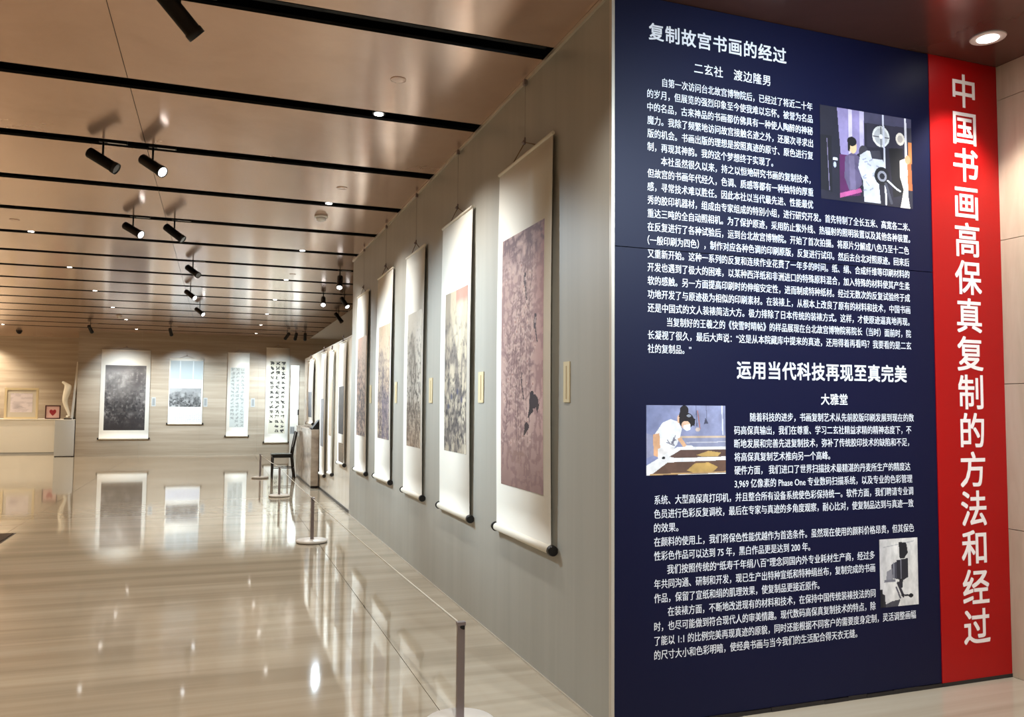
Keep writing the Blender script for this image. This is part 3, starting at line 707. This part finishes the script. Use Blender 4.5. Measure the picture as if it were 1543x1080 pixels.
# photo 1: man in suit and white-clad figure at a big studio camera
c = Canvas(200, 164, (26, 24, 40)); P = c.poly
c.mix(c.noise(6, 5, 1, 4)*.35, (52, 48, 70))
P([(.18, 0), (.47, 0), (.47, .42), (.22, .60)], (150, 136, 182)); P([(.30, 0), (.34, 0), (.34, .5), (.30, .5)], (214, 200, 230)); P([(.42, 0), (.47, 0), (.46, .4), (.42, .4)], (196, 184, 214))
P([(.47, 0), (1, 0), (1, .10), (.47, .12)], (70, 66, 92)); P([(.5, .12), (1, .1), (1, .35), (.5, .38)], (44, 40, 58))
P([(0, .32), (.12, .32), (.12, .92), (0, .9)], (20, 18, 30)); c.line([(.07, .35), (.09, .9)], .004, (120, 110, 140))
P([(.20, .5), (.40, .5), (.42, .92), (.20, .96)], (88, 30, 84)); P([(.2, .92), (.42, .84), (.44, .88), (.2, .97)], (196, 90, 150))
P([(.26, .52), (.34, .46), (.41, .50), (.42, .62), (.44, .80), (.38, .86), (.30, .88), (.25, .74)], (98, 86, 118)); P([(.30, .5), (.36, .5), (.37, .86), (.31, .87)], (116, 104, 136))
c.ell(.345, .40, .042, .075, (232, 196, 150)); c.ell(.335, .345, .05, .05, (18, 14, 20)); P([(.29, .36), (.32, .35), (.31, .46), (.29, .45)], (18, 14, 20))
P([(.37, .56), (.45, .66), (.43, .70), (.36, .64)], (88, 78, 108)); c.ell(.445, .69, .018, .02, (226, 190, 160))
c.ell(.46, .44, .05, .07, (60, 56, 66)); P([(.42, .48), (.50, .42), (.62, .43), (.68, .52), (.68, .68), (.62, .74), (.64, .98), (.46, .98), (.45, .76), (.40, .62)], (212, 212, 222))
for k in range(14):
    x = .44+random.random()*.2; yv = .5+random.random()*.42; c.line([(x, yv), (x+.03, yv+random.uniform(-.03, .04))], .006, (150, 150, 170), .7)
P([(.53, .42), (.64, .40), (.66, .5), (.55, .5)], (60, 58, 70))
c.ell(.655, .245, .095, .115, (232, 230, 226)); c.ell(.655, .245, .075, .09, (190, 188, 190)); c.line([(.57, .25), (.74, .25)], .006, (90, 86, 96)); c.line([(.655, .14), (.655, .36)], .006, (90, 86, 96)); c.ell(.655, .245, .02, .026, (250, 250, 250))
c.ell(.87, .24, .05, .07, (226, 214, 200)); c.ell(.87, .24, .03, .04, (180, 168, 160))
c.line([(.68, .0), (.70, .98)], .010, (214, 212, 226)); c.line([(.93, .0), (.94, .98)], .012, (222, 218, 226))
P([(.74, .36), (.90, .34), (.90, .86), (.78, .9)], (14, 12, 20)); P([(.94, .5), (.99, .5), (1, .8), (.95, .8)], (190, 96, 48)); P([(.96, .26), (1, .26), (1, .5), (.96, .5)], (200, 120, 60))
P([(.86, .48), (.94, .44), (.95, .62), (.93, .74), (.97, 1), (.86, 1), (.90, .8), (.86, .66)], (232, 216, 206)); c.ell(.95, .46, .03, .05, (220, 150, 110))
c.ell(.66, .68, .085, .10, (20, 20, 28)); c.ell(.66, .68, .05, .06, (150, 150, 162)); c.ell(.66, .68, .028, .034, (30, 30, 40)); c.line([(.72, .72), (.82, .8), (.86, .82)], .008, (220, 220, 230)); c.line([(.70, .76), (.76, .96)], .014, (70, 70, 84))
c.line([(.14, .56), (.17, .56)], .012, (220, 224, 240)); c.ell(.15, .62, .016, .03, (190, 196, 220))
flat_print('photograph', c, 1.228, 1.857, 2.609, 3.115, tb, BY-.0015)
# photo 2: woman in white leaning over a framed work
c = Canvas(170, 140, (132, 138, 176)); P = c.poly; c.mix(np.clip(c.X*1.1, 0, .6), (156, 158, 188))
c.line([(.62, 0), (.63, .3)], .004, (80, 80, 104)); c.line([(.64, .08), (.67, .34)], .006, (186, 120, 110)); c.line([(.75, .0), (.76, .25)], .003, (90, 90, 110)); P([(.74, .18), (.78, .26), (.72, .27)], (74, 74, 96)); c.line([(.955, 0), (.965, .42)], .008, (224, 226, 236)); c.ell(.64, .35, .03, .03, (210, 190, 180))
P([(.4, .44), (1, .44), (1, .475), (.4, .475)], (208, 184, 160)); P([(.45, .475), (1, .475), (1, .62), (.45, .62)], (150, 152, 178)); c.line([(.5, .54), (1, .53)], .006, (200, 198, 208))
P([(0, .40), (.10, .44), (.12, .70), (0, .76)], (150, 150, 176))
P([(.10, .42), (.20, .25), (.30, .20), (.40, .24), (.44, .34), (.42, .44), (.38, .56), (.34, .62), (.18, .66), (.12, .56)], (240, 238, 240))
for k in range(9): c.line([(.24+random.random()*.12, .42+random.random()*.16), (.28+random.random()*.1, .46+random.random()*.12)], .006, (110, 108, 124), .8)
P([(.08, .42), (.16, .40), (.17, .62), (.14, .74), (.09, .72)], (222, 170, 130)); P([(.38, .48), (.43, .46), (.50, .58), (.46, .61)], (226, 178, 140)); P([(.14, .62), (.34, .60), (.34, .72), (.14, .76)], (232, 226, 224))
c.ell(.41, .20, .03, .06, (222, 176, 144)); c.ell(.50, .22, .095, .115, (34, 26, 30)); c.ell(.47, .07, .055, .07, (30, 24, 28)); P([(.42, .08), (.46, .1), (.44, .2), (.40, .16)], (30, 24, 28))
c.ell(.49, .285, .055, .06, (232, 190, 160)); P([(.46, .29), (.55, .27), (.55, .35), (.50, .37), (.46, .34)], (244, 246, 250)); P([(.54, .16), (.61, .2), (.60, .30), (.56, .28)], (34, 26, 30)); c.ell(.53, .15, .03, .02, (150, 156, 170))
c.ell(.53, .60, .05, .025, (240, 240, 246)); c.ell(.20, .74, .06, .035, (240, 240, 246))
P([(0, .86), (.38, .60), (1, .60), (1, 1), (0, 1)], (240, 238, 238)); P([(.28, .74), (.42, .645), (1, .645), (1, .745), (.36, .76)], (96, 70, 62)); P([(.05, 1), (.26, .82), (1, .80), (1, .985), (.2, 1)], (104, 76, 62))
P([(.62, .72), (.78, .66), (.94, .69), (.90, .74), (.70, .745)], (196, 160, 96)); P([(.50, .94), (.60, .84), (.78, .83), (.90, .90), (.84, .96), (.6, .98)], (198, 160, 92)); c.line([(.05, .99), (1, .97)], .008, (196, 158, 110)); c.ell(.21, .755, .02, .02, (20, 20, 24))
flat_print('photograph', c, .180, .623, 1.176, 1.510, tb, BY-.0015)
# photo 3: scanning camera on a column
c = Canvas(80, 110, (222, 218, 214)); P = c.poly; c.mix(np.clip((.35-c.X)*1.6, 0, .4), (190, 186, 190)); c.line([(.1, .12), (.9, .05)], .01, (170, 168, 172), .7)
P([(.50, .05), (.70, .07), (.74, .22), (.64, .30), (.52, .30)], (28, 26, 34)); P([(.44, .32), (.74, .30), (.74, .58), (.62, .62), (.44, .60)], (40, 38, 48)); P([(.30, .38), (.44, .34), (.44, .60), (.32, .58)], (74, 72, 84))
c.line([(.36, .36), (.36, .58)], .016, (150, 150, 160)); c.line([(.55, .32), (.55, .60)], .014, (120, 118, 130)); P([(.18, .48), (.32, .44), (.34, .60), (.16, .60)], (140, 138, 146)); P([(.12, .60), (.40, .60), (.40, .64), (.10, .64)], (120, 118, 128))
P([(.50, .60), (.60, .60), (.58, .74), (.48, .72)], (34, 32, 40)); c.line([(.46, .66), (.60, .86)], .03, (44, 40, 50)); c.line([(.42, .72), (.52, .88)], .02, (90, 86, 96)); c.line([(.56, .84), (.82, .86)], .018, (30, 28, 36)); c.ell(.80, .86, .06, .03, (20, 18, 24))
P([(.0, .78), (.12, .82), (.14, 1), (0, 1)], (36, 34, 42)); P([(.14, .96), (.3, .92), (.52, .9), (.46, 1), (.14, 1)], (70, 68, 76)); P([(0, .74), (.06, .74), (.08, 1), (0, 1)], (20, 18, 26))
flat_print('photograph', c, 1.577, 1.839, .453, .809, tb, BY-.0015)

rb = empty('title_banner', (0, 0, 0), label='tall red vertical banner with one column of large white Chinese characters', cat='banner')
box('banner_sheet', (1.992, W-0.002, BY-.004, 0.012, 0.020, H-0.002), M_red, rb)
box('foot_strip', (1.992, W-0.002, BY-.006, 0.012, 0.0, 0.020), M_dark, rb)
put_chars('中国书画高保真复制的方法和经过', 2.252, 0, 3.330, -.2165, .207, .205, rb, M_textp, BY-.0055, .014)

# ------------------------------------------------------------------ track spotlights, with their own lamps
HEAD = mesh('lamp_body', lambda b: bm_lathe(b, [(.036, -.125), (.042, -.118), (.042, .09), (.046, .092), (.046, .125), (.040, .125), (.040, .118)], 24))
LENS = mesh('lens', lambda b: bm_lathe(b, [(.039, .117), (.039, .120)], 20))
def track_spot(x, ys_, tgt, lit, label, power=0, cone=52, color=COOL, drop=.135, group='track spotlights hanging from the ceiling slots', blend=1.0, scale=1.0, aimdir=None):
    t = empty('track_spotlight', (x, ys_, H), label=label, cat='spotlight', group=group)
    box('track_adapter', (-.03, .17, -.018, .018, -.004, .03), M_black, t)
    box('adapter_label', (.03, .16, -.016, .004, -.0065, -.004), M_label, t)
    tube('stem', (0, 0, -.004), (0, 0, -drop+.01), .008, M_black, t, n=10)
    d = (Vector(tgt)-Vector((x, ys_, H-drop))).normalized()
    q = d.to_track_quat('Z', 'Y')
    h_ = link('lamp_body', HEAD, M_black, t, (0, 0, -drop-.012)); h_.rotation_euler = q.to_euler()
    ln = link('lens', LENS if lit else LENS.copy(), None, h_)
    if not ln.data.materials: ln.data.materials.append(M_lamp if lit else M_lamp_off)
    if power:
        p0 = Vector((x, ys_, H-drop-.012))+d*.16
        spot_light('track_lamp', p0, tgt, power, cone, blend, color, .035)
LENS.materials.append(M_lens)
def lens_off():
    m = mesh('lens', lambda b: bm_lathe(b, [(.039, .117), (.039, .120)], 20)); m.materials.append(M_lamp_off); return m
_LO = lens_off()
_orig = LENS
class _L:  pass
def ts(*a, **k):
    lit = a[3]
    global LENS
    LENS = _orig if lit else _LO
    tr = track_spot(*a[:3], True, *a[4:], **k)
    LENS = _orig
yk = lambda k: S0+K*k+SW/2
for k in range(0, 16, 2):
    box('track_rail', (-9.4, -0.03 if k < 6 else XE-.02, yk(k)-.016, yk(k)+.016, H+.030, H+.158), M_void, ce)
ts(-1.97, yk(0)-.0, (-0.0, 1.6, 1.5), False, 'largest track spotlight, cut by the top edge of the picture', drop=.10)
ts(-2.624, yk(2), (0, 2.75, 1.75), False, 'dark left-hand spotlight of the nearest hanging pair', P_TRACK)
ts(-2.271, yk(2), (0, 1.45, 1.55), True, 'lit right-hand spotlight of the nearest hanging pair', P_TRACK)
ts(-2.649, yk(4), (0, 4.2, 1.6), True, 'lit left-hand spotlight of the second hanging pair', P_TRACK)
ts(-2.235, yk(4), (0, 5.35, 1.6), False, 'dark right-hand spotlight of the second hanging pair', P_TRACK)
ts(-2.115, yk(6), (0, 6.95, 1.6), False, 'single dark spotlight highest of the middle ceiling column of three', P_TRACK*1.3)
ts(-2.224, yk(8), (0.0, 9.3, 1.5), True, 'spotlight in the middle of the three-high ceiling column', P_TRACK*2.6)
ts(-2.124, yk(10), (0.0, 11.9, 1.5), True, 'lit spotlight lowest of the three-high ceiling column', P_TRACK*2.6)
ts(-0.06, yk(6), (-0.35, 7.3, 1.6), True, 'lit spotlight hanging beside the end of the grey wall', 110, drop=.17)
ts(0.40, yk(8), (1.5, 9.6, 1.2), True, 'lit spotlight tilted right above the ivory partition', 120)
ts(0.02, yk(8), (-0.3, 8.9, 1.3), True, 'round glowing spotlight left of the tilted one above the partition', 160)
ts(0.668, yk(10), (2.2, 13.4, 1.2), False, 'dark spotlight above the far end of the ivory partition')
ts(0.018, yk(14), (-1.15, YB, 1.5), False, 'left-hand spotlight of the far trio before the back wall', P_BACK, cone=64)
ts(0.249, yk(14), (0.0, YB, 1.5), False, 'middle spotlight of the far trio before the back wall', P_BACK, cone=64)
ts(0.499, yk(14), (0.7, YB, 1.5), False, 'right-hand spotlight of the far trio before the back wall', 350)
ts(-2.932, yk(14), (-2.55, YB, 1.5), False, 'far single spotlight in front of the small landscape strip scroll', P_BACK*1.1, cone=66)
ts(-4.817, yk(14), (-4.15, YB, 1.55), False, 'far single spotlight in front of the dark landscape scroll', P_BACK, cone=64)

# ------------------------------------------------------------------ recessed downlights
DISC = mesh('lamp_disc', lambda b: bm_lathe(b, [(.045, 0), (.045, .004)], 20)); DISC.materials.append(M_lamp)
RIM = mesh('rim', lambda b: (bm_lathe(b, [(.062, -.004), (.062, .03), (.05, .03)], 24)))
def downlight(x, y, z, label, power, color=NEUT, group='small downlights recessed in the ceiling slots', r=1.0, cone=125, rim=M_black):
    t = empty('downlight', (x, y, z), label=label, cat='downlight', group=group)
    a = link('rim', RIM, None, t); 
    if not RIM.materials: RIM.materials.append(rim)
    link('lamp_disc', DISC, None, t, (0, 0, -.009)); t.scale = (r, r, 1)
    spot_light('downlight_lamp', (x, y, z-.03), (x, y, 0), power, cone, .6, color, .045)
COLN = {-0.74: 'nearest the grey wall', -3.87: 'in the middle of the ceiling', -7.04: 'at the far left'}
for k in (-3, -1, 1, 3, 5, 7, 9, 11, 13, 15):
    for x in (-0.74, -3.87, -7.04):
        place = {-3: 'behind the camera, farthest', -1: 'just behind the camera', 1: 'in the second visible ceiling slot', 3: 'in the fourth visible ceiling slot', 5: 'in the sixth visible ceiling slot', 7: 'in the eighth ceiling slot',
                 9: 'in the tenth ceiling slot', 11: 'in the twelfth ceiling slot', 13: 'third slot before the back wall', 15: 'in the last slot before the back wall'}[k]
        downlight(x, yk(k)-.01, H+.012, 'downlight ' + place + ', ' + COLN[x], P_DOWN*(2.2 if (x < -7 and k > 10) else 1.0), WARM if x < -3 else NEUT, r=.7)
for y_, nm_ in ((23.1, 'front'), (24.2, 'rear')):  # lamps added out of view, only to brighten the recess
    downlight(-8.4, y_, H, nm_+' fill lamp added out of view over the left end of the white counter', 330, WARM, 'added recess fill lamps', 1.0, 130, M_whitem)
# foyer downlight above the banner and others along the foyer
RIM = mesh('rim', lambda b: (bm_lathe(b, [(.075, -.006), (.078, .0), (.05, .002)], 24))); 
downlight(2.13, -.28, H, 'white round downlight in the brown ceiling before the red banner', 120, NEUT, None, 1.15, 84, M_whitem)
for y_ in (-2.4, -4.6):
    downlight(2.13, y_, H, 'foyer ceiling downlight by the stone wall, '+('nearer the banner' if y_ > -3 else 'farther from the banner'), 90, NEUT, 'foyer downlights', 1.15, 120, M_whitem)
    downlight(0.9, y_, H, 'foyer ceiling downlight away from the stone wall, '+('nearer the board' if y_ > -3 else 'farther from the board'), 90, NEUT, 'foyer downlights', 1.15, 120, M_whitem)
# wall-washer spots aimed at the text board
for x_, y_, tg in ((0.45, -2.6, (0.7, 0, 2.15)), (1.0, -2.6, (1.3, 0, 2.0))):
    l_ = empty('track_spotlight', (x_, y_, H), label=('left' if x_ < 1 else 'right')+' foyer spotlight aimed at the text board', cat='spotlight', group='foyer board spotlights')
    tube('stem', (0, 0, 0), (0, 0, -.19), .008, M_black, l_, n=10)
    d = (Vector(tg)-Vector((x_, y_, H-.2))).normalized()
    h_ = link('lamp_body', HEAD, M_black, l_, (0, 0, -.212)); h_.rotation_euler = d.to_track_quat('Z', 'Y').to_euler()
    link('lens', _orig, None, h_)
    spot_light('board_lamp', Vector((x_, y_, H-.212))+d*.16, tg, P_BOARD, 82, 1.0, COOL, .035)

# ------------------------------------------------------------------ ceiling fittings
def ring(bm, r, z0, z1, n=24): bm_lathe(bm, [(r*.96, z1), (r, z1), (r, z0), (r*.9, z0-.002), (r*.88, z0+.001)], n)
for x, y, lb in ((-.742, 1.435, 'flat round sensor cover, nearest on the ceiling'), (-3.904, 6.788, 'flat round sensor cover at the far left of the ceiling'), (-.706, 4.107, 'flat round sensor cover, second along the right of the ceiling'), (-.694, 9.461, 'flat round sensor cover, farthest along the right of the ceiling')):
    t = empty('ceiling_cover', (x, y, H), label=lb, cat='sensor', group='flat ceiling covers')
    link('cover_disc', mesh('cover_disc', lambda b: bm_lathe(b, [(.050, .0), (.049, -.003), (.045, -.004), (.01, -.004)], 28)), M_ceil, t)
t = empty('smoke_detector', (-.751, 5.318, H), label='white domed smoke detector below the fourth slot', cat='detector')
link('detector_base', mesh('detector_base', lambda b: bm_lathe(b, [(.07, 0), (.07, -.018), (.062, -.022)], 28)), M_whitem, t)
link('detector_dome', mesh('detector_dome', lambda b: bm_lathe(b, [(.055, -.02), (.052, -.045), (.035, -.058), (.01, -.062)], 28)), M_whitem, t)
t = empty('smoke_detector', (-3.918, 17.2, H), label='small white smoke detector far away on the ceiling', cat='detector')
link('detector_base', bpy.data.meshes['detector_base'], None, t); link('detector_dome', bpy.data.meshes['detector_dome'], None, t)
t = empty('dome_camera', (-7.043, 22.75, H), label='small dark dome camera on the ceiling above the white counter', cat='camera')
link('camera_base', mesh('camera_base', lambda b: bm_lathe(b, [(.08, 0), (.08, -.03), (.07, -.035)], 24)), M_black, t)
link('camera_dome', mesh('camera_dome', lambda b: bm_lathe(b, [(.065, -.033), (.055, -.07), (.03, -.092), (.008, -.098)], 24)), M_black, t)
